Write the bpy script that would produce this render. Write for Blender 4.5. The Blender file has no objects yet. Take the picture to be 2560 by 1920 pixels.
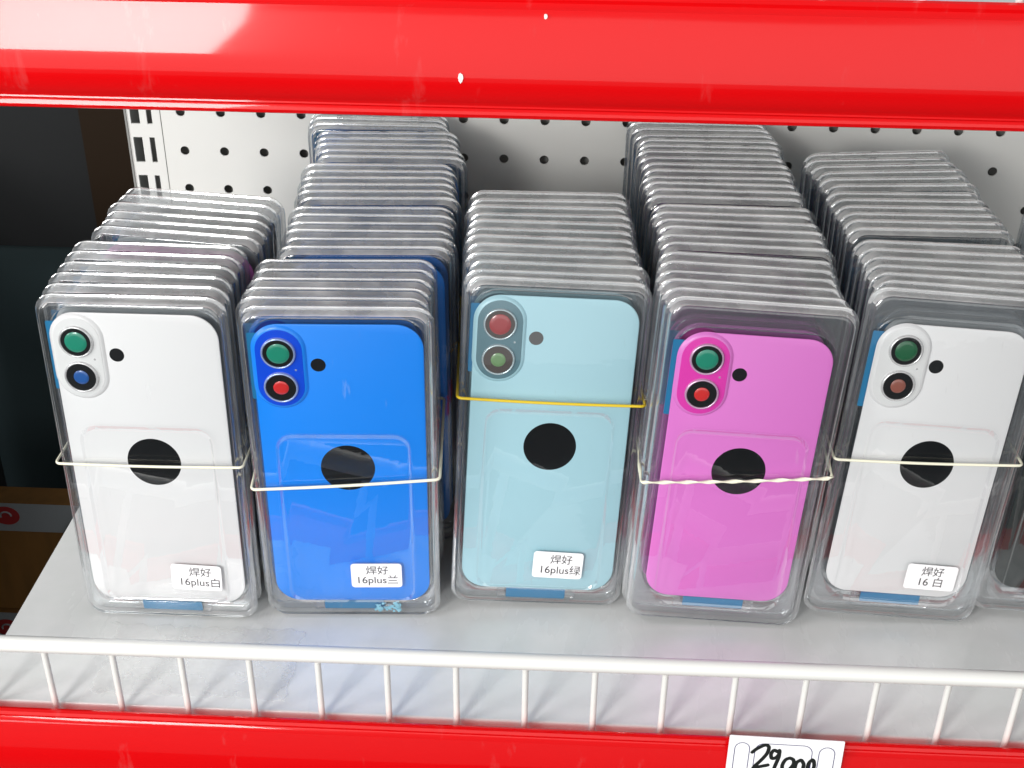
import bpy, bmesh, math, random
from mathutils import Vector, Matrix, Euler
R = math.radians
random.seed(7)
sc = bpy.context.scene
col = sc.collection
MM = 0.001

# ------------------------------------------------------------------ camera
cam = bpy.data.cameras.new('camera')
cam.sensor_width = 36.0
cam.lens = 44.783
cam.clip_start = 0.01
cam.clip_end = 50
cam_o = bpy.data.objects.new('camera', cam)
col.objects.link(cam_o)
cam_o.location = (0.0088, -0.5082, 0.4351)
cam_o.rotation_euler = (R(59.7337), R(-0.6145), R(2.5897))
sc.camera = cam_o

# ------------------------------------------------------------------ light
world = bpy.data.worlds.new('World')
sc.world = world
world.use_nodes = True
wbg = world.node_tree.nodes['Background']
wbg.inputs[0].default_value = (0.93, 0.97, 1.0, 1)
wbg.inputs[1].default_value = 0.36

def area(name, loc, target, sx, sy, power, colr):
    l = bpy.data.lights.new(name, 'AREA')
    l.shape = 'RECTANGLE'
    l.size = sx
    l.size_y = sy
    l.energy = power
    l.color = colr
    o = bpy.data.objects.new(name, l)
    o.location = loc
    o.rotation_euler = (Vector(target) - Vector(loc)).to_track_quat('-Z', 'Y').to_euler()
    col.objects.link(o)
    return o

area('window_light', (-1.73, -1.15, 0.72), (0, 0.08, 0.1), 0.55, 0.8, 17, (1.0, 0.985, 0.96))
area('doorway_light', (-0.60, -1.30, 0.74), (0, 0.08, 0.2), 0.34, 0.55, 15, (1.0, 0.985, 0.96))
area('front_fill_light', (0.0, -2.2, 0.50), (0, 0.2, 0.2), 3.4, 1.5, 23, (1.0, 0.99, 0.97))  # added broad fill that brightens the pegboard and stack tops, no actual lamp
area('ceiling_light', (-1.3, -0.9, 1.9), (0, 0, 0.1), 0.9, 0.5, 10, (0.96, 0.98, 1.0))

sc.view_settings.view_transform = 'Standard'
sc.view_settings.look = 'None'
sc.view_settings.exposure = 0.04
sc.view_settings.gamma = 1.0
sc.render.engine = 'CYCLES'
cy = sc.cycles
cy.use_denoising = True
cy.denoiser = 'OPENIMAGEDENOISE'
cy.max_bounces = 9
cy.diffuse_bounces = 4
cy.glossy_bounces = 6
cy.transmission_bounces = 8
cy.transparent_max_bounces = 36
cy.sample_clamp_indirect = 6
cy.caustics_reflective = False
cy.caustics_refractive = False

# ------------------------------------------------------------------ helpers
class MB:
    def __init__(s):
        s.v = []
        s.f = []
    def add(s, pts):
        i = len(s.v)
        s.v += [tuple(p) for p in pts]
        return list(range(i, i + len(pts)))
    def ring(s, a, b, flip=False):
        n = len(a)
        for i in range(n):
            j = (i + 1) % n
            q = (a[i], a[j], b[j], b[i])
            s.f.append(q[::-1] if flip else q)
    def cap(s, a, flip=False):
        s.f.append(tuple(a[::-1]) if flip else tuple(a))
    def loft(s, loops, cap0=False, cap1=False, flip=False):
        ids = [s.add(l) for l in loops]
        for a, b in zip(ids, ids[1:]):
            s.ring(a, b, flip)
        if cap0:
            s.cap(ids[0], not flip)
        if cap1:
            s.cap(ids[-1], flip)
        return ids
    def box(s, x0, x1, y0, y1, z0, z1):
        s.loft([[(x0, y0, z0), (x1, y0, z0), (x1, y1, z0), (x0, y1, z0)],
                [(x0, y0, z1), (x1, y0, z1), (x1, y1, z1), (x0, y1, z1)]], True, True)
    def tube(s, pts, r, n=10, closed=False, caps=True, flat=1.0, twist=0.0):
        pts = [Vector(p) for p in pts]
        m = len(pts)
        loops = []
        up = Vector((0, 0, 1))
        prev = None
        for i, p in enumerate(pts):
            if closed:
                t = pts[(i + 1) % m] - pts[i - 1]
            else:
                t = pts[min(i + 1, m - 1)] - pts[max(i - 1, 0)]
            t.normalize()
            if prev is None:
                a = up if abs(t.z) < 0.9 else Vector((0, 1, 0))
                nx = (a - t * a.dot(t)).normalized()
            else:
                nx = (prev - t * prev.dot(t)).normalized()
            prev = nx
            by = t.cross(nx)
            ang = twist * i
            loops.append([p + (nx * math.cos(ang) + by * math.sin(ang)) * (r * math.cos(2 * math.pi * k / n))
                          + (by * math.cos(ang) - nx * math.sin(ang)) * (r * flat * math.sin(2 * math.pi * k / n)) for k in range(n)])
        ids = [s.add(l) for l in loops]
        for a, b in zip(ids, ids[1:]):
            s.ring(a, b)
        if closed:
            s.ring(ids[-1], ids[0])
        elif caps:
            s.cap(ids[0], True)
            s.cap(ids[-1])
    def mesh(s, name, smooth=True, angle=35):
        me = bpy.data.meshes.new(name)
        me.from_pydata(s.v, [], s.f)
        bm = bmesh.new()
        bm.from_mesh(me)
        bmesh.ops.recalc_face_normals(bm, faces=bm.faces)
        bm.to_mesh(me)
        bm.free()
        if smooth:
            for p in me.polygons:
                p.use_smooth = True
            me.set_sharp_from_angle(angle=R(angle))
        me.update()
        return me

def link(name, me, mat, parent=None, loc=(0, 0, 0), rot=(0, 0, 0)):
    o = bpy.data.objects.new(name, me)
    if mat is not None and not me.materials:
        me.materials.append(mat)
    o.location = loc
    o.rotation_euler = rot
    col.objects.link(o)
    if parent:
        o.parent = parent
    return o

def tag(o, label, cat, group=None, kind=None):
    o['label'] = label
    o['category'] = cat
    if group:
        o['group'] = group
    if kind:
        o['kind'] = kind
    return o

def empty(name, loc=(0, 0, 0), rot=(0, 0, 0)):
    o = bpy.data.objects.new(name, None)
    o.empty_display_size = 0.01
    o.location = loc
    o.rotation_euler = rot
    col.objects.link(o)
    return o

def rr(x0, x1, z0, z1, r, n=6):
    pts = []
    for cx, cz, a0 in ((x1 - r, z0 + r, -90), (x1 - r, z1 - r, 0), (x0 + r, z1 - r, 90), (x0 + r, z0 + r, 180)):
        for k in range(n + 1):
            a = R(a0 + 90 * k / n)
            pts.append((cx + r * math.cos(a), cz + r * math.sin(a)))
    return pts

def at(loop, y):
    return [(x * MM, y * MM, z * MM) for x, z in loop]

def circ(cx, cz, r, n=28):
    return [(cx + r * math.cos(2 * math.pi * k / n), cz + r * math.sin(2 * math.pi * k / n)) for k in range(n)]

# ------------------------------------------------------------------ materials
def mat(name, base, rough=0.4, metal=0.0, coat=0.0, spec=0.5, coat_rough=0.05):
    m = bpy.data.materials.new(name)
    m.use_nodes = True
    b = m.node_tree.nodes['Principled BSDF']
    b.inputs['Base Color'].default_value = (*base, 1)
    b.inputs['Roughness'].default_value = rough
    b.inputs['Metallic'].default_value = metal
    b.inputs['Specular IOR Level'].default_value = spec
    b.inputs['Coat Weight'].default_value = coat
    b.inputs['Coat Roughness'].default_value = coat_rough
    return m

def noise_node(nt, scale, detail=3, rough=0.5, vec=None, stretch=None):
    geo = nt.nodes.new('ShaderNodeNewGeometry')
    n = nt.nodes.new('ShaderNodeTexNoise')
    n.inputs['Scale'].default_value = scale
    n.inputs['Detail'].default_value = detail
    n.inputs['Roughness'].default_value = rough
    if stretch:
        mp = nt.nodes.new('ShaderNodeMapping')
        mp.inputs['Scale'].default_value = stretch
        nt.links.new(geo.outputs['Position'], mp.inputs['Vector'])
        nt.links.new(mp.outputs['Vector'], n.inputs['Vector'])
    else:
        nt.links.new(geo.outputs['Position'], n.inputs['Vector'])
    return n

def ramp(nt, src, p0, c0, p1, c1):
    r = nt.nodes.new('ShaderNodeValToRGB')
    r.color_ramp.elements[0].position = p0
    r.color_ramp.elements[0].color = (*c0, 1)
    r.color_ramp.elements[1].position = p1
    r.color_ramp.elements[1].color = (*c1, 1)
    nt.links.new(src, r.inputs[0])
    return r

def bump(m, scale, strength, dist, stretch=None, detail=3):
    nt = m.node_tree
    b = nt.nodes['Principled BSDF']
    n = noise_node(nt, scale, detail, stretch=stretch)
    bp = nt.nodes.new('ShaderNodeBump')
    bp.inputs['Strength'].default_value = strength
    bp.inputs['Distance'].default_value = dist
    nt.links.new(n.outputs[0], bp.inputs['Height'])
    nt.links.new(bp.outputs['Normal'], b.inputs['Normal'])
    return m

def clear_sheet(name, tint, gain, haze, rough, bump_s, haze_col=(0.8, 0.82, 0.84), scuff=0.0):
    """thin clear PET sheet: both faces reflect, the rest passes straight through, a little surface haze scatters"""
    m = bpy.data.materials.new(name)
    m.use_nodes = True
    nt = m.node_tree
    nt.nodes.clear()
    out = nt.nodes.new('ShaderNodeOutputMaterial')
    tr = nt.nodes.new('ShaderNodeBsdfTransparent')
    tr.inputs[0].default_value = (*tint, 1)
    df = nt.nodes.new('ShaderNodeBsdfDiffuse')
    df.inputs[0].default_value = (*haze_col, 1)
    gl = nt.nodes.new('ShaderNodeBsdfGlossy')
    gl.inputs[0].default_value = (1, 1, 1, 1)
    gl.inputs['Roughness'].default_value = rough
    fr = nt.nodes.new('ShaderNodeFresnel')
    fr.inputs['IOR'].default_value = 1.55
    # a fresnel node seen from behind would use the inverse ior: feed it the same ior on both sides
    geo = nt.nodes.new('ShaderNodeNewGeometry')
    io = nt.nodes.new('ShaderNodeMix')
    io.data_type = 'FLOAT'
    io.inputs[2].default_value = 1.55
    io.inputs[3].default_value = 1.0 / 1.55
    nt.links.new(geo.outputs['Backfacing'], io.inputs[0])
    nt.links.new(io.outputs[0], fr.inputs['IOR'])
    n = noise_node(nt, 55, 3)
    bp = nt.nodes.new('ShaderNodeBump')
    bp.inputs['Strength'].default_value = bump_s
    bp.inputs['Distance'].default_value = 0.0012
    nt.links.new(n.outputs[0], bp.inputs['Height'])
    nt.links.new(bp.outputs['Normal'], gl.inputs['Normal'])
    mu = nt.nodes.new('ShaderNodeMath')
    mu.operation = 'MULTIPLY'
    mu.use_clamp = True
    mu.inputs[1].default_value = gain
    nt.links.new(fr.outputs[0], mu.inputs[0])
    m1 = nt.nodes.new('ShaderNodeMixShader')
    # haze: uneven handling film, raised on top edges as painted sheen
    n2 = noise_node(nt, 38, 4, 0.6)
    rp = nt.nodes.new('ShaderNodeMapRange')
    rp.inputs['From Min'].default_value = 0.35
    rp.inputs['From Max'].default_value = 0.75
    rp.inputs['To Min'].default_value = haze * 0.6
    rp.inputs['To Max'].default_value = haze * 1.8
    nt.links.new(n2.outputs[0], rp.inputs[0])
    hz = rp.outputs[0]
    if scuff:
        # fine rubbed scratches and dust on the sheet
        n3 = noise_node(nt, 260, 2, 0.7, stretch=(1.0, 1.0, 0.16))
        r3 = nt.nodes.new('ShaderNodeMapRange')
        r3.inputs['From Min'].default_value = 0.70
        r3.inputs['From Max'].default_value = 0.82
        r3.inputs['To Min'].default_value = 0.0
        r3.inputs['To Max'].default_value = scuff
        nt.links.new(n3.outputs[0], r3.inputs[0])
        ad = nt.nodes.new('ShaderNodeMath')
        ad.operation = 'ADD'
        nt.links.new(rp.outputs[0], ad.inputs[0])
        nt.links.new(r3.outputs[0], ad.inputs[1])
        hz = ad.outputs[0]
    nt.links.new(hz, m1.inputs[0])
    nt.links.new(tr.outputs[0], m1.inputs[1])
    nt.links.new(df.outputs[0], m1.inputs[2])
    m2 = nt.nodes.new('ShaderNodeMixShader')
    nt.links.new(mu.outputs[0], m2.inputs[0])
    nt.links.new(m1.outputs[0], m2.inputs[1])
    nt.links.new(gl.outputs[0], m2.inputs[2])
    nt.links.new(m2.outputs[0], out.inputs[0])
    return m

M = {}
M['pet_face'] = clear_sheet('clear_pet_face', (0.965, 0.975, 0.98), 1.7, 0.003, 0.02, 0.05, scuff=0.14)
M['pet_top_sheen'] = clear_sheet('clear_pet_top_sheen', (0.96, 0.97, 0.975), 4.2, 0.36, 0.12, 0.16, (0.93, 0.94, 0.94))  # upward faces get extra pale haze imitating light reflected off the pegboard
M['pet_mid'] = clear_sheet('clear_pet_fold', (0.95, 0.96, 0.97), 3.0, 0.03, 0.04, 0.10)
M['pet'] = clear_sheet('clear_pet_wall', (0.95, 0.96, 0.97), 4.5, 0.05, 0.05, 0.12, (0.90, 0.91, 0.91))
M['pet_tray'] = clear_sheet('clear_pet_tray', (0.94, 0.955, 0.965), 3.5, 0.04, 0.05, 0.12, (0.88, 0.89, 0.90))
M['tape'] = clear_sheet('clear_tape', (1.0, 1.0, 1.0), 0.7, 0.25, 0.2, 0.4, (0.97, 0.97, 0.96))
M['shelf'] = bump(mat('shelf_white_powder_coat', (0.70, 0.715, 0.705), 0.22, coat=0.25, coat_rough=0.12), 700, 0.05, 0.0003)
def worn(m, c0, c1, scale=35, p0=0.35, p1=0.7):
    nt = m.node_tree
    b = nt.nodes['Principled BSDF']
    n = noise_node(nt, scale, 6, 0.65)
    r = ramp(nt, n.outputs[0], p0, c0, p1, c1)
    nt.links.new(r.outputs[0], b.inputs['Base Color'])
    n2 = noise_node(nt, scale * 0.6, 5, 0.6, stretch=(1, 0.3, 1))
    mr = nt.nodes.new('ShaderNodeMapRange')
    mr.inputs['To Min'].default_value = 0.12
    mr.inputs['To Max'].default_value = 0.42
    nt.links.new(n2.outputs[0], mr.inputs[0])
    nt.links.new(mr.outputs[0], b.inputs['Roughness'])
worn(M['shelf'], (0.745, 0.765, 0.75), (0.80, 0.81, 0.805))
M['wire'] = mat('white_plastic_coated_wire', (0.74, 0.74, 0.71), 0.3, coat=0.3, coat_rough=0.15)
M['peg'] = bump(mat('pegboard_white_paint', (0.88, 0.88, 0.845), 0.45), 900, 0.06, 0.0003)
M['peg_back'] = mat('pegboard_back_channel', (0.30, 0.30, 0.285), 0.8)
M['band'] = mat('cream_rubber', (0.84, 0.83, 0.66), 0.5)
M['band_yellow'] = mat('yellow_rubber', (0.72, 0.52, 0.02), 0.45)
M['paper'] = mat('white_label_paper', (0.86, 0.86, 0.87), 0.55)
M['ink'] = mat('black_ink', (0.015, 0.015, 0.018), 0.5)
M['marker'] = mat('black_marker_ink', (0.012, 0.014, 0.013), 0.35)
M['print'] = mat('dark_blue_print', (0.03, 0.02, 0.13), 0.5)
M['black'] = mat('black_glass', (0.004, 0.005, 0.006), 0.15, spec=0.35)
M['black_ring'] = mat('black_lens_ring', (0.005, 0.006, 0.007), 0.3, spec=0.3)
M['brown_ring'] = mat('hazy_lens_ring', (0.075, 0.062, 0.058), 0.4)
M['grey_hole'] = mat('hazy_flash_disc', (0.10, 0.10, 0.10), 0.4)
M['tab'] = mat('blue_liner_film', (0.013, 0.185, 0.38), 0.3, coat=0.4)
M['flake'] = mat('pale_blue_film_flakes', (0.30, 0.66, 0.80), 0.4)
M['metal'] = mat('lens_rim_metal', (0.75, 0.77, 0.80), 0.22, metal=1.0)
M['dust'] = mat('white_paint_chip', (0.8, 0.75, 0.72), 0.6)

def red_plastic():
    m = mat('glossy_red_pvc', (0.74, 0.002, 0.004), 0.16, coat=0.8, coat_rough=0.05, spec=0.10)
    nt = m.node_tree
    b = nt.nodes['Principled BSDF']
    n = noise_node(nt, 90, 5, 0.65, stretch=(1.0, 1.0, 0.12))
    r = ramp(nt, n.outputs[0], 0.62, (0.74, 0.002, 0.004), 0.80, (0.70, 0.07, 0.07))
    nt.links.new(r.outputs[0], b.inputs['Base Color'])
    n2 = noise_node(nt, 14, 4, 0.6)
    mr = nt.nodes.new('ShaderNodeMapRange')
    mr.inputs['To Min'].default_value = 0.14
    mr.inputs['To Max'].default_value = 0.30
    nt.links.new(n2.outputs[0], mr.inputs[0])
    nt.links.new(mr.outputs[0], b.inputs['Roughness'])
    n3 = noise_node(nt, 9, 2, stretch=(0.35, 1, 1))
    bp = nt.nodes.new('ShaderNodeBump')
    bp.inputs['Strength'].default_value = 0.2
    bp.inputs['Distance'].default_value = 0.004
    nt.links.new(n3.outputs[0], bp.inputs['Height'])
    nt.links.new(bp.outputs['Normal'], b.inputs['Normal'])
    nt.links.new(bp.outputs['Normal'], b.inputs['Coat Normal'])
    # thin pvc lets some red light through
    tl = nt.nodes.new('ShaderNodeBsdfTranslucent')
    tl.inputs[0].default_value = (0.95, 0.015, 0.015, 1)
    mx = nt.nodes.new('ShaderNodeMixShader')
    mx.inputs[0].default_value = 0.30
    out = nt.nodes['Material Output']
    nt.links.new(b.outputs[0], mx.inputs[1])
    nt.links.new(tl.outputs[0], mx.inputs[2])
    nt.links.new(mx.outputs[0], out.inputs[0])
    return m
M['red'] = red_plastic()

def card_board(name, c0, c1):
    m = mat(name, c0, 0.75)
    nt = m.node_tree
    n = noise_node(nt, 60, 4, stretch=(1, 1, 0.2))
    r = ramp(nt, n.outputs[0], 0.3, c0, 0.7, c1)
    nt.links.new(r.outputs[0], nt.nodes['Principled BSDF'].inputs['Base Color'])
    return m
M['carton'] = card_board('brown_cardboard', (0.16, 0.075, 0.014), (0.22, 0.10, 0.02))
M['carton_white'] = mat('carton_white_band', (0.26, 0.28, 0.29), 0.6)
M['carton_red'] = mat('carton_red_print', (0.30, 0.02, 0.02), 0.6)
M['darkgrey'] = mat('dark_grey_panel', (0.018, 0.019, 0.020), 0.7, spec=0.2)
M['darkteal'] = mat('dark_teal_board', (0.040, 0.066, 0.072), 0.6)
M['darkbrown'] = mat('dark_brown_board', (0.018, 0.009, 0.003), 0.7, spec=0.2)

PANEL = {
    'white': ((0.77, 0.775, 0.775), (0.75, 0.76, 0.755)),
    'blue': ((0.0, 0.24, 0.90), (0.0, 0.065, 0.68)),
    'pale green-blue': ((0.40, 0.66, 0.74), (0.115, 0.22, 0.26)),
    'pink': ((0.74, 0.19, 0.62), (0.74, 0.045, 0.42)),
    'black': ((0.012, 0.02, 0.02), (0.02, 0.03, 0.03)),
}
for k, (c, p) in PANEL.items():
    M['panel_' + k] = mat('panel_glass_' + k.replace(' ', '_').replace('-', '_'), c, 0.38, coat=0.25, coat_rough=0.2)
    M['plate_' + k] = mat('camera_plate_' + k.replace(' ', '_').replace('-', '_'), p, 0.25, coat=0.3)
    M['rim_' + k] = mat('lens_rim_' + k.replace(' ', '_').replace('-', '_'), tuple(min(1, 0.45 * x + 0.42) for x in c), 0.25, metal=0.55)
LENS = {'teal': (0.008, 0.24, 0.15), 'blue': (0.012, 0.09, 0.33), 'red': (0.62, 0.022, 0.022), 'dusty red': (0.36, 0.055, 0.06),
        'pale green': (0.16, 0.30, 0.13), 'dark green': (0.008, 0.105, 0.04), 'brown': (0.27, 0.085, 0.06)}
for k, c in LENS.items():
    M['lens_' + k] = mat('lens_film_' + k.replace(' ', '_'), c, 0.3, coat=0.7)

# ------------------------------------------------------------------ shelf, pegboard, rails
mbf = MB()
mbf.box(-4, 4, -4, 1.2, -1.25, -1.2)
fo = link('floor', mbf.mesh('floor', smooth=False), mat('grey_floor', (0.06, 0.06, 0.06), 0.5))
fo['kind'] = 'structure'
XL, XR = -0.2635, 0.62
PEG_Y = 0.2749

def shelf_board(name, z, label):
    mb = MB()
    y0, y1 = -0.0745, PEG_Y - 0.003
    prof = [(y1, z - 0.030), (y1, z)]
    for k in range(9):
        a = R(90 + 90 / 8 * k)
        prof.append((y0 + 0.0012 + 0.0012 * math.cos(a), z - 0.0012 + 0.0012 * math.sin(a)))
    prof += [(y0, z - 0.030)]
    prof = prof[::-1]
    mb.loft([[(XL, y, zz) for y, zz in prof], [(XR, y, zz) for y, zz in prof]], True, True)
    o = link(name, mb.mesh(name), M['shelf'])
    return tag(o, label, 'shelf', 'white shelf boards')

shelf_board('shelf_board', 0.0, 'white powder coated shelf board carrying the stacks of clear packages')
shelf_board('shelf_board', 0.332, 'upper white shelf board behind the large red rail at the top')

def red_rail(ztop, label):
    prof = [(-81.2, -3.6), (-80.7, -1.6), (-81.2, -0.3), (-82.4, 0.0), (-83.8, -0.5), (-84.5, -1.8), (-84.3, -3.0), (-84.9, -3.9), (-86.2, -4.8), (-86.8, -6.5),
            (-88.2, -10.5), (-89.5, -14.5), (-90.7, -19.0), (-91.6, -23.5), (-91.9, -28.0), (-91.2, -32.0), (-89.6, -35.0), (-89.0, -35.7), (-88.8, -36.4), (-89.0, -36.9),
            (-88.5, -37.5), (-88.9, -38.2), (-89.2, -39.3), (-88.8, -40.4), (-87.9, -40.9), (-86.9, -40.6), (-86.4, -39.6)]
    mb = MB()
    n = 40
    loops = [[(-0.45 + 1.1 * i / n, (y - 4.0) * MM, ztop + z * MM) for y, z in prof] for i in range(n + 1)]
    ids = [mb.add(l) for l in loops]
    for a, b in zip(ids, ids[1:]):
        for k in range(len(prof) - 1):
            mb.f.append((a[k], b[k], b[k + 1], a[k + 1]))
    o = link('red_price_rail', mb.mesh('red_price_rail', angle=32), M['red'])
    return tag(o, label, 'price rail', 'glossy red price rails')

rail_up = red_rail(0.3365, 'wide glossy red price rail across the top of the picture')
rail_low = red_rail(0.0070, 'lower glossy red price rail holding the handwritten price card')
# the upper rail has two small chips of white paint
for cx, cz, w, h in ((-0.0255, -0.026, 1.0, 1.7), (0.002, -0.0065, 0.6, 0.9)):
    mb = MB()
    yy = -0.0962 if cz < -0.015 else -0.0915
    pts = [(cx + w * MM * math.cos(a) * (0.8 + 0.4 * random.random()), yy, 0.3365 + cz + h * MM * math.sin(a) * (0.8 + 0.4 * random.random())) for a in [R(45 * k) for k in range(8)]]
    mb.loft([pts, [(x, y + 0.0006, z) for x, y, z in pts]], True, True)
    link('paint_chip', mb.mesh('paint_chip'), M['dust'], rail_up)

wire_mb = MB()
wire_mb.tube([(0, 0, -0.012), (0, 0, 0.0372)], 0.0015, 12)
wire_me = wire_mb.mesh('wire')
def fence(z, label):
    root = empty('wire_fence', (0, -0.0775, z))
    mb = MB()
    mb.tube([(-0.42, 0, 0.0372), (-0.1, 0, 0.0392), (0.1, 0, 0.0402), (0.60, 0, 0.0412)], 0.0038, 20)
    link('top_rail', mb.mesh('top_rail'), M['wire'], root)
    mb = MB()
    mb.tube([(-0.42, 0, -0.010), (0.60, 0, -0.010)], 0.0014, 10)
    link('bottom_rail', mb.mesh('bottom_rail'), M['wire'], root)
    for k in range(-5, 25):
        link('wire', wire_me, M['wire'], root, (-0.2203 + 0.03143 * k, 0, 0))
    return tag(root, label, 'fence', 'white wire shelf fences')
fence(0.0, 'low white wire fence along the front edge of the shelf')
fence(0.332, 'white wire fence whose wire ends peek above the top red rail')

# pegboard with real holes
HP = 0.026
HX, HZ = -0.2368, 0.1459
def peg_panel():
    mb = MB()
    n = 16
    for i in range(0, 32):
        for j in range(-6, 9):
            cx, cz = HX + i * HP, HZ + j * HP
            c = [(cx + 0.0030 * math.cos(2 * math.pi * k / n), cz + 0.0030 * math.sin(2 * math.pi * k / n)) for k in range(n)]
            sq = []
            for k in range(n):
                a = 2 * math.pi * k / n
                s = HP / 2 / max(abs(math.cos(a)), abs(math.sin(a)))
                sq.append((cx + s * math.cos(a), cz + s * math.sin(a)))
            mb.loft([[(x, 0, z) for x, z in sq], [(x, 0, z) for x, z in c], [(x, 0.0011, z) for x, z in c]])
    x0, x1 = HX - HP / 2, HX + 31.5 * HP
    z0, z1 = HZ - 6.5 * HP, HZ + 8.5 * HP
    mb.loft([[(x0, 0, z0), (x1, 0, z0), (x1, 0, z1), (x0, 0, z1)], [(x0, 0.0011, z0), (x1, 0.0011, z0), (x1, 0.0011, z1), (x0, 0.0011, z1)]])
    me = mb.mesh('pegboard', smooth=False)
    bm = bmesh.new()
    bm.from_mesh(me)
    bmesh.ops.remove_doubles(bm, verts=bm.verts, dist=1e-6)
    bmesh.ops.recalc_face_normals(bm, faces=bm.faces)
    bm.to_mesh(me)
    bm.free()
    root = empty('pegboard', (0, PEG_Y, 0))
    link('perforated_sheet', me, M['peg'], root)
    mb = MB()
    mb.box(x0 + 0.002, x1, 0.010, 0.012, z0, z1)
    link('back_sheet', mb.mesh('back_sheet'), M['peg_back'], root)
    tag(root, 'white perforated metal back panel with rows of round holes', 'pegboard')
peg_panel()

def upright():
    root = empty('slotted_upright', (0, PEG_Y, 0))
    xs = [-0.2732, -0.2697, -0.2637, -0.2591, -0.2556, -0.2502]
    sl = {1, 3}
    zs = []
    slot_rows = set()
    for j in range(-6, 9):
        c = HZ + j * HP
        zs += [c - 0.0085, c + 0.0085]
        slot_rows.add(len(zs) - 2)
    zs = [HZ - 6.5 * HP] + zs + [HZ + 8.5 * HP]
    mb = MB()
    g = {}
    for a, x in enumerate(xs):
        for b, z in enumerate(zs):
            g[a, b] = mb.add([(x, -0.0004, z)])[0]
    for a in range(len(xs) - 1):
        for b in range(len(zs) - 1):
            hole = a in sl and (b - 1) in slot_rows
            if not hole:
                mb.f.append((g[a, b], g[a + 1, b], g[a + 1, b + 1], g[a, b + 1]))
            else:
                q = [mb.v[g[a, b]], mb.v[g[a + 1, b]], mb.v[g[a + 1, b + 1]], mb.v[g[a, b + 1]]]
                mb.loft([q, [(x, 0.0010, z) for x, y, z in q]])
    x0, x1, z0, z1 = xs[0], xs[-1], zs[0], zs[-1]
    link('slotted_face', mb.mesh('slotted_face', smooth=False), M['peg'], root)
    mb = MB()
    mb.box(x0, x0 + 0.0012, -0.0013, 0.030, z0, z1)
    mb.box(x0 + 0.0013, x1 - 0.0002, 0.0288, 0.030, z0, z1)
    link('channel', mb.mesh('channel', smooth=False), M['peg_back'], root)
    tag(root, 'white steel upright with paired vertical slots beside the pegboard', 'upright')
upright()

# ------------------------------------------------------------------ dark space left of the rack
def simple_box(name, x0, x1, y0, y1, z0, z1, m, label, cat, bevel=0.0, kind=None, group=None):
    mb = MB()
    cx, cy_, b = (x0 + x1) / 2, (y0 + y1) / 2, bevel
    loops = []
    if b:
        for ins, z in ((b, z0), (0, z0 + b), (0, z1 - b), (b, z1)):
            loops.append([(x0 + ins, y0 + ins, z), (x1 - ins, y0 + ins, z), (x1 - ins, y1 - ins, z), (x0 + ins, y1 - ins, z)])
        mb.loft(loops, True, True)
    else:
        mb.box(x0, x1, y0, y1, z0, z1)
    o = link(name, mb.mesh(name, smooth=False), M[m])
    return tag(o, label, cat, group, kind)

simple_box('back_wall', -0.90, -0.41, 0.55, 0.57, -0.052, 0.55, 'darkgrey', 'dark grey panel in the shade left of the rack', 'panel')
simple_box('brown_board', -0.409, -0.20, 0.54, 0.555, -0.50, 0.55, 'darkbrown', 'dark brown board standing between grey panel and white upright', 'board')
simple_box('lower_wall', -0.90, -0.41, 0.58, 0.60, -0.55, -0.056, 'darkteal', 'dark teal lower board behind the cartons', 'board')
simple_box('side_light_blocker', -0.57, -0.55, 0.14, 0.545, -1.2, 0.06, 'darkgrey', 'unseen dark screen added left of the cartons to block light', 'panel')  # out of view, added only to keep window light off the cartons
simple_box('front_light_blocker', -1.1, -0.37, 0.10, 0.12, -1.2, 0.13, 'darkgrey', 'unseen low dark screen added in front to shade the cartons', 'panel')  # second added screen out of frame, stops doorway light reaching the cartons

def carton(x0, x1, y0, y1, z0, z1, zb0, zb1, rx, rz, rr_, label):
    root = empty('cardboard_box', ((x0 + x1) / 2, (y0 + y1) / 2, z0))
    ox, oy = (x0 + x1) / 2, (y0 + y1) / 2
    mb = MB()
    mb.box(x0 - ox, x1 - ox, y0 - oy, y1 - oy, 0, z1 - z0)
    link('carton_body', mb.mesh('carton_body', smooth=False), M['carton'], root)
    mb = MB()
    mb.box(x0 - ox - 0.0004, x1 - ox + 0.0004, y0 - oy - 0.0006, y0 - oy + 0.002, zb0 - z0, zb1 - z0)
    link('white_band', mb.mesh('white_band', smooth=False), M['carton_white'], root)
    mb = MB()
    c = [(rx - ox + rr_ * math.cos(2 * math.pi * k / 24), rz - z0 + rr_ * 0.8 * math.sin(2 * math.pi * k / 24)) for k in range(24)]
    mb.loft([[(x, y0 - oy - 0.0012, z) for x, z in c], [(x, y0 - oy - 0.0004, z) for x, z in c]], True, True)
    mk = link('red_logo', mb.mesh('red_logo', smooth=False), M['carton_red'], root)
    mb = MB()
    mb.tube([(rx - ox + 0.005 * math.cos(a), y0 - oy - 0.0013, rz - z0 + 0.0045 * math.sin(a)) for a in [R(200 - 25 * k) for k in range(9)]], 0.0009, 6)
    link('logo_swirl', mb.mesh('logo_swirl'), M['carton_white'], mk)
    return tag(root, label, 'box', 'cartons left of the rack')
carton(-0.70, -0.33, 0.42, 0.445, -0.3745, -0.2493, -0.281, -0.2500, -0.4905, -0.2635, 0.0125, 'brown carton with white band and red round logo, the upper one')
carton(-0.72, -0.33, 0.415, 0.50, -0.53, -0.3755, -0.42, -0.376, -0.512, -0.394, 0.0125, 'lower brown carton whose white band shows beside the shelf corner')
mb = MB()
mb.tube([(-0.418, 0.4165, -0.262), (-0.430, 0.4165, -0.268), (-0.438, 0.4165, -0.280), (-0.441, 0.4165, -0.291), (-0.446, 0.4165, -0.296)], 0.0011, 8)
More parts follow.
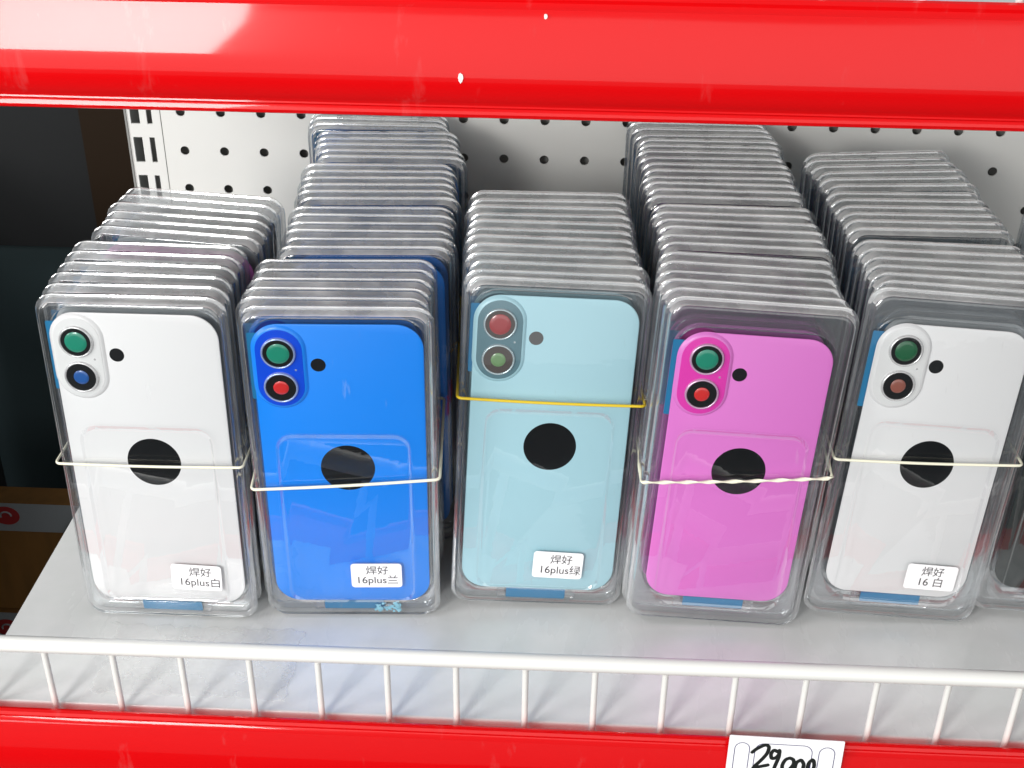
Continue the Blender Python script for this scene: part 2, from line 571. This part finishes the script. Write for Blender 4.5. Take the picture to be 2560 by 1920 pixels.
mb.tube([(-0.424, 0.4160, -0.266), (-0.434, 0.4160, -0.276), (-0.438, 0.4160, -0.290)], 0.0008, 8)
tag(link('black_cord', mb.mesh('black_cord'), M['black']), 'thin black cord hanging over the white band of the carton', 'cord')

# ------------------------------------------------------------------ clear packages
W2, H = 44.0, 179.0
def lid_mesh():
    mb = MB()
    L = lambda ins, r, n=6: rr(-W2 + ins, W2 - ins, ins, H - ins, r, n)
    em0 = rr(-32.2, 32.2, 10.8, 114.5, 8.5)
    em1 = rr(-30.0, 30.0, 13.0, 110.0, 6.5)
    mb.loft([at(L(0.0, 9), -0.05), at(L(0.0, 9), -0.55), at(L(0.5, 8.6), -0.8), at(L(1.5, 8), -1.0), at(L(2.0, 7.6), -2.2), at(L(2.3, 7.4), -3.9), at(L(2.8, 7.2), -4.6), at(L(3.7, 6.6), -4.95), at(L(4.3, 6.3), -4.975), at(L(5.2, 6.0), -4.98),
             at(rr(-33.0, 33.0, 10.0, 115.3, 9.3), -4.98), at(em0, -4.97), at(rr(-31.6, 31.6, 11.4, 113.4, 8), -4.85), at(rr(-30.5, 30.5, 12.5, 110.8, 6.8), -3.75), at(em1, -3.6)], cap1=True)
    return mb.mesh('lid', angle=50)

def tray_mesh(pw, ph, mg, plain=False):
    mb = MB()
    L = lambda ins, r, n=6: rr(-W2 + ins, W2 - ins, ins, H - ins, r, n)
    # outer shell
    mb.loft([at(L(0.0, 9), 0.15), at(L(0.0, 9), 0.6), at(L(1.2, 8.2), 0.85), at(L(2.0, 7.6), 1.1), at(L(2.5, 7.4), 3.2), at(L(3.0, 7), 4.2), at(L(4.0, 6.5), 4.65)], cap1=True)
    if plain:
        return mb.mesh('tray', angle=50)
    # ledge and pocket the panel sits in
    P = lambda g, r: rr(-pw / 2 - g, pw / 2 + g, mg - g, mg + ph + g, r)
    mb.loft([at(L(2.6, 7.4), 0.9), at(P(1.9, 12.5), 0.95), at(P(1.2, 12.0), 1.4), at(P(0.9, 11.8), 3.6)])
    # bottom notch under the panel, moulded as its own small recess
    zt = mg - 0.5
    nz = rr(-20.6, 20.3, zt - 8.6 if mg > 12 else 2.6, zt, 2.2, 6)
    ni = rr(-19.6, 19.3, zt - 7.8 if mg > 12 else 3.3, zt - 0.7, 1.8, 6)
    mb.loft([at(nz, -0.75), at(nz, -0.2), at(ni, 0.75)], cap1=True)
    return mb.mesh('tray', angle=50)

def panel_mesh(pw, ph, mg):
    mb = MB()
    P = lambda ins, r: rr(-pw / 2 + ins, pw / 2 - ins, mg + ins, mg + ph - ins, r, 10)
    mb.loft([at(P(0.5, 12.1), -0.35), at(P(0.1, 12.4), -0.45), at(P(0, 12.5), -0.75), at(P(0.12, 12.4), -1.05), at(P(0.5, 12.1), -1.2)], True, True)
    return mb.mesh('back_panel', angle=50)

def film_mesh(pw, ph, mg, big):
    mb = MB()
    P = rr(-pw / 2 + 1, pw / 2 - 1, mg + 1, mg + ph - 1, 11, 6)
    mb.loft([at(P, -0.30), at(P, -0.12)], True, True)
    tabs = [(-15.4, 15.2, mg - 6.3, mg + 2)]
    tabs.append((-pw / 2 - (2.6 if big else 1.9), -pw / 2 + 3, mg + ph - (44 if big else 40), mg + ph - 5))
    for x0, x1, z0, z1 in tabs:
        c = rr(x0, x1, z0, z1, 0.6, 2)
        mb.loft([at(c, -0.11), at(c, 0.05)], True, True)
    return mb.mesh('blue_film', smooth=False)

LID = lid_mesh()
LID.materials.append(M['pet'])
LID.materials.append(M['pet_face'])
LID.materials.append(M['pet_mid'])
def top_sheen(me, idx):
    me.materials.append(M['pet_top_sheen'])
    for q in me.polygons:
        if q.center.z > (H - 9.5) * MM and q.normal.z > 0.35:
            q.material_index = idx
top_sheen(LID, 3)
for p_ in LID.polygons:
    if p_.center.y < -0.0032 and (abs(p_.normal.y) > 0.93 or (abs(p_.center.x) < 0.0325 and 0.0105 < p_.center.z < 0.1148)):
        p_.material_index = 1 if abs(p_.normal.y) > 0.93 else 2
KIND = {}
for nm, pw, ph, mg in (('plus', 77.8, 160.9, 9.3), ('small', 71.6, 147.6, 14.5)):
    t = tray_mesh(pw, ph, mg)
    t.materials.append(M['pet_tray'])
    top_sheen(t, 1)
    f = film_mesh(pw, ph, mg, nm == 'small')
    f.materials.append(M['tab'])
    t2 = tray_mesh(pw, ph, mg, True)
    t2.materials.append(M['pet_tray'])
    top_sheen(t2, 1)
    KIND[nm] = dict(pw=pw, ph=ph, mg=mg, tray=t, tray2=t2, film=f, panel={})
def panel_for(kind, c):
    d = KIND[kind]['panel']
    if c not in d:
        me = panel_mesh(KIND[kind]['pw'], KIND[kind]['ph'], KIND[kind]['mg'])
        me.materials.append(M['panel_' + c])
        d[c] = me
    return d[c]

def disc(cx, cz, r, y0, y1, n=32, dome=0.0):
    mb = MB()
    e = min(0.12, r * 0.1)
    loops = [at(circ(cx, cz, r, n), y0), at(circ(cx, cz, r, n), y1 + e), at(circ(cx, cz, r - e, n), y1)]
    if dome:
        loops += [at(circ(cx, cz, r * 0.6, n), y1 - dome * 0.7), at(circ(cx, cz, r * 0.25, n), y1 - dome)]
    mb.loft(loops, True, True)
    return mb

def detail(panel, kind, c, lenses, hazy=False):
    K = KIND[kind]
    mg = K['mg']
    if kind == 'plus':
        lx, z1, z2, fx, fz, lgz, px0, px1, pz0, pz1 = -26.7, 146.9, 128.9, -9.3, 139.9, 82.8, -38.0, -15.2, 117.8, 159.4
    else:
        lx, z1, z2, fx, fz, lgz, px0, px1, pz0, pz1 = -22.3, 134.9, 116.9, -6.0, 127.3, 75.6, -34.6, -11.0, 105.4, 146.6
    mb = MB()
    A = lambda ins: rr(px0 + ins, px1 - ins, mg + pz0 + ins, mg + pz1 - ins, (px1 - px0) / 2 - ins - 0.01, 10)
    mb.loft([at(A(-1.3), -1.0), at(A(-0.9), -1.32), at(A(-0.3), -1.9), at(A(0.3), -2.2), at(A(0.9), -2.3)], True, True)
    link('camera_bump', mb.mesh('camera_bump', angle=60), M['panel_' + c], panel)
    mb = MB()
    mb.loft([at(A(0.75), -2.25), at(A(0.8), -2.42), at(A(1.3), -2.5)], True, True)
    plate = link('camera_plate', mb.mesh('camera_plate', angle=60), M['plate_' + c], panel)
    for (cz, r_in, key) in ((z1, 5.15, lenses[0]), (z2, 3.55, lenses[1])):
        z = mg + cz
        mb = MB()
        mb.loft([at(circ(lx, z, 8.0, 36), -2.3), at(circ(lx, z, 7.9, 36), -3.3), at(circ(lx, z, 7.6, 36), -3.75), at(circ(lx, z, 7.2, 36), -3.8), at(circ(lx, z, 6.95, 36), -3.55), at(circ(lx, z, 6.9, 36), -3.0)])
        link('lens_rim', mb.mesh('lens_rim', angle=60), M['rim_' + c], panel)
        link('lens_ring', disc(lx, z, 6.92, -2.6, -3.35).mesh('lens_ring'), M['brown_ring' if hazy else 'black_ring'], panel)
        link('lens_film', disc(lx, z, r_in, -3.30, -3.48, dome=0.10).mesh('lens_film', angle=60), M['lens_' + key], panel)
    link('flash_disc', disc(fx, mg + fz, 3.5, -1.0, -1.28).mesh('flash_disc'), M['grey_hole' if hazy else 'black_ring'], panel)
    link('microphone_hole', disc(px1 - 4.2, mg + (z1 + z2) / 2, 0.55, -2.4, -2.56, 12).mesh('microphone_hole'), M['rim_' + c], panel)
    link('black_disc', disc(1.2, mg + lgz, 13.0, -1.0, -1.27, 56).mesh('black_disc'), M['black'], panel)

def text_mesh(body, size, name):
    cu = bpy.data.curves.new(name, 'FONT')
    cu.body = body
    cu.size = size
    cu.align_x = 'CENTER'
    cu.align_y = 'CENTER'
    cu.extrude = 0.00002
    o = bpy.data.objects.new(name, cu)
    col.objects.link(o)
    dg = bpy.context.evaluated_depsgraph_get()
    me = bpy.data.meshes.new_from_object(o.evaluated_get(dg))
    bpy.data.objects.remove(o)
    bpy.data.curves.remove(cu)
    me.name = name
    me.materials.clear()
    me.materials.append(M['ink'])
    return me

def sticker(pkg, x0, x1, z0, z1, line2, rotdeg=0.0, dx=0.0, y=-3.60):
    cx, cz = (x0 + x1) / 2, (z0 + z1) / 2
    w, h = x1 - x0, z1 - z0
    mb = MB()
    c = rr(-w / 2, w / 2, -h / 2, h / 2, 1.8, 5)
    mb.loft([at(c, -0.04), at(c, -0.14)], True, True)
    s = link('label_sticker', mb.mesh('label_sticker', smooth=False), M['paper'], pkg, (cx * MM, y * MM, cz * MM), (0, R(rotdeg), 0))
    s['label'] = 'small white sticker with two printed lines'
    for body, size, px, pz in (('\u710a\u597d', 0.0058, 0.4 + dx, 3.0), (line2, 0.0060, 0.3 + dx * 0.8, -3.1)):
        t = text_mesh(body, size, 'printed_text')
        link('printed_text', t, M['ink'], s, (px * MM, -0.17 * MM, pz * MM), (R(90), 0, 0))

ORD = ['front', 'second', 'third', 'fourth', 'fifth', 'sixth', 'seventh', 'eighth', 'ninth', 'tenth', 'eleventh', 'twelfth', 'thirteenth', 'fourteenth',
       'fifteenth', 'sixteenth', 'seventeenth', 'eighteenth', 'nineteenth', 'twentieth', 'twenty-first', 'twenty-second', 'twenty-third', 'twenty-fourth',
       'twenty-fifth', 'twenty-sixth', 'twenty-seventh', 'twenty-eighth']

def package(kind, c, loc, rot, label, group, full, lenses=('teal', 'blue'), hazy=False, parts=2):
    root = empty('clear_phone_panel_package', loc, rot)
    K = KIND[kind]
    link('tray', K['tray' if full else 'tray2'], None, root)
    link('lid', LID, None, root)
    pn = link('back_panel', panel_for(kind, c), None, root)
    link('blue_film', K['film'], None, pn)
    if full:
        detail(pn, kind, c, lenses, hazy)
    tag(root, label, 'package', group)
    return root

def lerp_tab(tab, y):
    if y <= tab[0][0]:
        return tab[0][1:]
    for a, b in zip(tab, tab[1:]):
        if y <= b[0]:
            t = (y - a[0]) / (b[0] - a[0])
            return [p + (q - p) * t for p, q in zip(a[1:], b[1:])]
    return tab[-1][1:]

def seat(roll, lean):
    """height of the origin so that the lowest corner of a tilted package touches the shelf"""
    m = Euler((-lean, roll, 0), 'XYZ').to_matrix()
    lo = min((m @ Vector((sx * 0.0405, sy, sz))).z for sx in (-1, 1) for sy in (-0.0046, 0.0044) for sz in (0.0026,))
    lo = min(lo, min((m @ Vector((sx * 0.037, sy, 0.0))).z for sx in (-1, 1) for sy in (-0.0006, 0.0006)))
    return -lo + 0.0002

def stack(name, kind, c, front, ys, tab, lenses, hazy=False, other={}):
    """front: fitted pose of the front package; ys: depth of the top edge of every package (mm); tab: depth -> centre x at the top, roll, yaw, lean"""
    px, py, pz, lean, roll, yaw = front
    K = KIND[kind]
    first = None
    for i, y in enumerate(ys):
        if i == 0:
            rot = Euler((-R(lean), R(roll), R(yaw)), 'XYZ')
            o = Vector((px, py, pz)) - rot.to_matrix() @ Vector((0, -0.0012, K['mg'] * MM))
            o.z = max(o.z, seat(R(roll), R(lean)))
            l2 = lean
        else:
            x, ro, ya, l2 = lerp_tab(tab, y)
            jx, jr, jy = random.uniform(-1.4, 1.4), random.uniform(-0.4, 0.4), random.uniform(-0.12, 0.12)
            rot = Euler((-R(l2), R(ro + jr), R(ya + jy)), 'XYZ')
            top = rot.to_matrix() @ Vector((0, 0, 0.172))
            o = Vector(((x + jx) * MM - top.x, y * MM - top.y, seat(R(ro + jr), R(l2))))
        cc = other.get(i, c)
        w = ORD[i] + ('' if i == 0 else ' from front')
        if i == len(ys) - 1:
            w = 'rearmost'
        lab = 'clear clamshell with %s phone panel, %s %s %s' % (cc, w, 'of' if (i == 0 or i == len(ys) - 1) else 'in', name)
        p = package(kind, cc, o, rot, lab, 'clear packages in ' + name, i < 2, lenses, hazy)
        if i == 0:
            first = p
    return first

def seq(*groups):
    out = []
    for n, a, b in groups:
        out += [a + (b - a) * k / (n - 1) for k in range(n)]
    return out

pW = stack('the leftmost stack', 'plus', 'white', (-0.1831, -0.0103, 0.0094, 2.53, -0.2, 0.04),
           seq((6, -3, 55), (6, 68.5, 120)),
           [(0, -184.6, -0.2, 0.0, 2.6), (55, -186.2, 0.2, -0.8, 2.2), (56, -186.2, 0.2, -0.8, 2.2), (68, -183, 1.6, -3.0, 2.2), (120, -182.2, 1.6, -3.0, 2.2)],
           ('teal', 'blue'), other={6: 'pink'})
pB = stack('second stack from left', 'plus', 'blue', (-0.0903, -0.0043, 0.0094, -1.15, 0.15, 3.26),
           seq((6, -7.6, 42.5), (6, 58.8, 108.6), (6, 122, 171.5), (5, 185, 225.5), (3, 240.5, 261)),
           [(-8, -92.2, 0.1, 3.2, -1.15), (46, -93.8, 0, 3.0, -1.0), (58, -85.2, 0, 3.0, -0.6), (109.6, -89.8, 0, 3.0, -0.6), (121, -88.9, 0, 3.6, 0), (172, -95.4, 0, 3.6, 0),
            (184, -90.4, 0, 2.6, 0), (228, -96.8, 0, 2.4, 0), (240, -103.0, 0, 0.2, 0), (265, -106, 0, 0.2, 0)],
           ('teal', 'red'))
pG = stack('third stack from left', 'plus', 'pale green-blue', (0.0024, 0.0081, 0.0114, 5.65, 2.91, 3.61),
           seq((12, 24, 135.5)),
           [(24, 8.5, 2.9, 3.6, 5.6), (60, 7.2, 2.1, 3.7, 5.3), (100, 4.2, 1.4, 3.8, 5.0), (136, 1.9, 0.8, 3.9, 4.8)],
           ('dusty red', 'pale green'), hazy=True)
pP = stack('fourth stack from left', 'small', 'pink', (0.0928, -0.0007, 0.0168, 2.61, 3.14, 1.01),
           seq((6, 6.5, 56.5), (6, 71, 121), (6, 134.5, 184.5), (5, 195.5, 235.5), (3, 247, 267)),
           [(6, 98.4, 3.1, 1.0, 2.6), (59, 100.2, 2.6, 1.2, 2.6), (71, 100.4, 2.1, 1.8, 2.4), (90, 101.2, 1.8, 2.0, 2.2), (122, 99.2, 1.2, 2.6, 1.8), (133, 98.2, 1.0, 3.0, 1.6), (174, 96.8, 0.7, 3.0, 1.0),
            (236, 96.2, 0.3, 3.0, 0.2), (247, 93.8, 0.2, 1.0, 0), (268, 92.6, 0.2, 1.0, 0)],
           ('teal', 'red'))
pV = stack('fifth stack from left', 'small', 'white', (0.1837, 0.0072, 0.0175, 4.8, 4.02, 1.66),
           seq((7, 20.3, 80), (6, 99, 149), (6, 162.5, 212)),
           [(20, 198.2, 4.0, 1.7, 4.8), (42, 198, 3.2, 2.2, 4.7), (86, 197.4, 2.2, 3.0, 4.5), (98, 198.7, 1.4, 4.0, 4.2), (127, 197, 1.0, 4.2, 4.0), (150, 195.2, 0.8, 4.4, 3.8), (161, 197, -0.2, 5.4, 3.4), (212, 192, -0.6, 5.6, 3.0)],
           ('dark green', 'brown'))
pK = stack('stack cut by right edge', 'small', 'black', (0.2700, 0.014, 0.0178, 5.0, 4.2, 1.6),
           seq((11, 27, 131)),
           [(27, 289.5, 4.2, 1.6, 5.0), (131, 295.5, 3.6, 2.4, 4.6)], ('dark green', 'brown'))

# stickers on the lids (package coordinates, mm)
sticker(pW, 2.6, 28.0, 18.7, 34.0, '16plus\u767d', 2.0, dx=1.6)
sticker(pB, -0.4, 25.1, 20.2, 35.4, '16plus\u5170', -0.4)
sticker(pG, -2.8, 22.7, 17.8, 33.3, '16plus\u7eff', 1.4, dx=1.2)
sticker(pV, 3.7, 29.4, 20.2, 34.9, '16 \u767d', 0.6)

# torn pale film flakes lying in the bottom of the blue package
mb = MB()
for k in range(46):
    fx = 10.5 + 13 * random.random()
    fz = 2.9 + 7.0 * random.random() * (0.6 + 0.4 * (fx - 8) / 14)
    y = -1.3 - 1.4 * random.random()
    s = random.uniform(0.5, 1.5)
    n = random.choice((3, 4, 5))
    a0 = random.random() * 6
    pts = [(fx + s * random.uniform(0.6, 1.2) * math.cos(a0 + 6.283 * j / n), y + random.uniform(-0.3, 0.3), fz + s * random.uniform(0.5, 1.0) * math.sin(a0 + 6.283 * j / n)) for j in range(n)]
    mb.loft([[(x * MM, yy * MM, z * MM) for x, yy, z in pts], [(x * MM, (yy + 0.12) * MM, z * MM) for x, yy, z in pts]], True, True)
fl = link('film_flakes', mb.mesh('film_flakes', smooth=False), M['flake'], pB)
fl['kind'] = 'stuff'
fl['label'] = 'torn bits of pale blue film inside the bottom of the package'

# ------------------------------------------------------------------ rubber bands
def band(pkg, zl, zr, depth, m, label, r=0.72, twist=0.0, flat=1.0, rise=0.0, y0=-5.9):
    pts = []
    hw, rad = 45.2, 2.2
    per = []
    def corner(cx, cy_, a0):
        for k in range(6):
            a = R(a0 + 18 * k)
            per.append((cx + rad * math.cos(a), cy_ + rad * math.sin(a)))
    n = 40
    corner(-hw + rad, y0 + rad, 180)
    for k in range(1, n):
        per.append((-hw + rad + (2 * hw - 2 * rad) * k / n, y0))
    corner(hw - rad, y0 + rad, 270)
    for k in range(1, 16):
        per.append((hw, y0 + rad + (depth - 2 * rad) * k / 16))
    corner(hw - rad, y0 + depth - rad, 0)
    for k in range(1, n):
        per.append((hw - rad - (2 * hw - 2 * rad) * k / n, y0 + depth))
    corner(-hw + rad, y0 + depth - rad, 90)
    for k in range(1, 16):
        per.append((-hw, y0 + depth - rad - (depth - 2 * rad) * k / 16))
    for x, y in per:
        t = (x + hw) / (2 * hw)
        z = zl + (zr - zl) * t + rise * (y - y0) / depth
        z -= 0.6 * math.sin(math.pi * min(1, max(0, t))) * (1 if y < y0 + 1 else 0)
        pts.append((x * MM, y * MM, z * MM))
    mb = MB()
    mb.tube(pts, r * MM, 8, closed=True, flat=flat, twist=twist)
    o = link('rubber_band', mb.mesh('rubber_band', angle=70), M[m])
    o.location = pkg.location
    o.rotation_euler = pkg.rotation_euler
    return tag(o, label, 'rubber band', 'rubber bands round the bundles')
band(pW, 92.6, 93.4, 68, 'band', 'cream rubber band across the white package at the far left', flat=0.8, rise=4)
band(pB, 82.4, 88.9, 64, 'band', 'cream rubber band slanting up to the right across the blue package', flat=0.9, r=0.8, rise=6)
band(pG, 118.6, 118.4, 121, 'band_yellow', 'yellow rubber band across the pale green-blue package', r=0.75, rise=6)
band(pP, 83.0, 92.8, 62, 'band', 'twisted cream rubber band across the pink package', r=1.0, flat=0.55, twist=0.62, rise=8)
band(pV, 91.6, 96.0, 75, 'band', 'cream rubber band across the white package at the right', flat=0.9, rise=8)

# ------------------------------------------------------------------ price card on the lower rail
card = empty('price_card', (0.0919, -0.0920, 0.0143), (R(-7), R(1.3), 0))
mb = MB()
c = rr(0, 51.2, -36, 0, 0.5, 2)
mb.loft([at(c, 0.0), at(c, 0.35)], True, True)
link('card_sheet', mb.mesh('card_sheet', smooth=False), M['paper'], card)
def flat_stroke(mbx, pts, w, y):
    """flat ribbon of ink with round ends"""
    pts = [Vector((p[0], p[1])) for p in pts]
    for a, b in zip(pts, pts[1:]):
        d = b - a
        if d.length < 1e-6:
            continue
        d.normalize()
        nrm = Vector((-d.y, d.x))
        poly = []
        a0 = math.atan2(nrm.y, nrm.x)
        for k in range(7):
            an = a0 + math.pi * k / 6
            poly.append((a.x + w / 2 * math.cos(an), a.y + w / 2 * math.sin(an)))
        for k in range(7):
            an = a0 + math.pi + math.pi * k / 6
            poly.append((b.x + w / 2 * math.cos(an), b.y + w / 2 * math.sin(an)))
        flat_stroke.k += 1
        yy = y - 0.0008 * (flat_stroke.k % 40)
        mbx.cap(mbx.add([(x * MM, yy * MM, z * MM) for x, z in poly]))
flat_stroke.k = 0
def card_uv(X, Y):
    return ((X - 460) * 0.0474, -(Y - 683 - (X - 460) * 0.025) * 0.065)
def spline(pts, n=8):
    out = []
    P = [pts[0]] + list(pts) + [pts[-1]]
    for i in range(1, len(P) - 2):
        for k in range(n):
            t = k / n
            out.append(tuple(0.5 * ((2 * P[i][d]) + (-P[i - 1][d] + P[i + 1][d]) * t + (2 * P[i - 1][d] - 5 * P[i][d] + 4 * P[i + 1][d] - P[i + 2][d]) * t * t
                                    + (-P[i - 1][d] + 3 * P[i][d] - 3 * P[i + 1][d] + P[i + 2][d]) * t ** 3) for d in (0, 1)))
    out.append(pts[-1])
    return out
mb = MB()
for x0, x1, top in ((2.9, 9.5, -3.7), (40.6, 47.6, -3.9)):
    r_ = (x1 - x0) / 2
    arc = [(x1, -33)] + [((x0 + x1) / 2 + r_ * math.cos(R(12 * k)), top - r_ + r_ * math.sin(R(12 * k))) for k in range(16)] + [(x0, -33)]
    flat_stroke(mb, arc, 0.36, -0.02)
arc = [(37.5, -33)] + [(33.5 + 4 * math.cos(R(15 * k)), -7.6 + 4 * math.sin(R(15 * k))) for k in range(7)] + [(16 + 4 * math.cos(R(90 + 15 * k)), -7.6 + 4 * math.sin(R(90 + 15 * k))) for k in range(7)] + [(12, -33)]
flat_stroke(mb, arc, 0.36, -0.02)
link('printed_outline', mb.mesh('printed_outline', smooth=False), M['print'], card)
mb = MB()
S_ = [
    [(690, 822), (730, 790), (800, 758), (838, 775), (828, 830), (780, 890), (735, 935), (720, 958), (770, 945), (852, 928)],
    [(925, 812), (890, 800), (868, 832), (880, 868), (918, 862), (945, 825), (940, 800), (945, 850), (925, 920), (905, 985), (895, 1040)],
    [(955, 975), (938, 1000), (920, 1040)],
    [(1050, 862), (1010, 880), (988, 930), (1005, 970), (1050, 965), (1090, 920), (1085, 878), (1050, 862)],
    [(1150, 878), (1120, 900), (1112, 950), (1140, 980), (1180, 962), (1188, 915), (1165, 882), (1150, 878)],
    [(1262, 872), (1235, 900), (1228, 960), (1245, 1005), (1275, 990), (1288, 930), (1278, 885), (1262, 872)],
]
for s in S_:
    flat_stroke(mb, spline([card_uv(*q) for q in s]), 1.75, -0.08)
link('handwritten_price', mb.mesh('handwritten_price', smooth=False), M['marker'], card)
tag(card, 'white price card with handwritten 29,000 on the lower red rail', 'price card')

# ------------------------------------------------------------------ clear tape on the shelf
mb = MB()
edge = []
for k in range(30):
    edge.append((-0.214 + 0.10 * k / 29, -0.0185 + 0.0012 * math.sin(k * 1.7) + random.uniform(-0.0006, 0.0006)))
for k in range(16):
    edge.append((-0.114 + random.uniform(-0.0012, 0.0012), -0.020 - 0.047 * k / 15))
for k in range(30):
    edge.append((-0.114 - 0.092 * k / 29, -0.0675 + random.uniform(-0.0012, 0.0012)))
for k in range(16):
    edge.append((-0.208 + random.uniform(-0.0015, 0.0015), -0.066 + 0.046 * k / 15))
mb.cap(mb.add([(x, y, 0.0005) for x, y in edge]))
tag(link('clear_tape', mb.mesh('clear_tape', smooth=False), M['tape']), 'wrinkled clear tape patch on the shelf before the leftmost white package', 'tape')
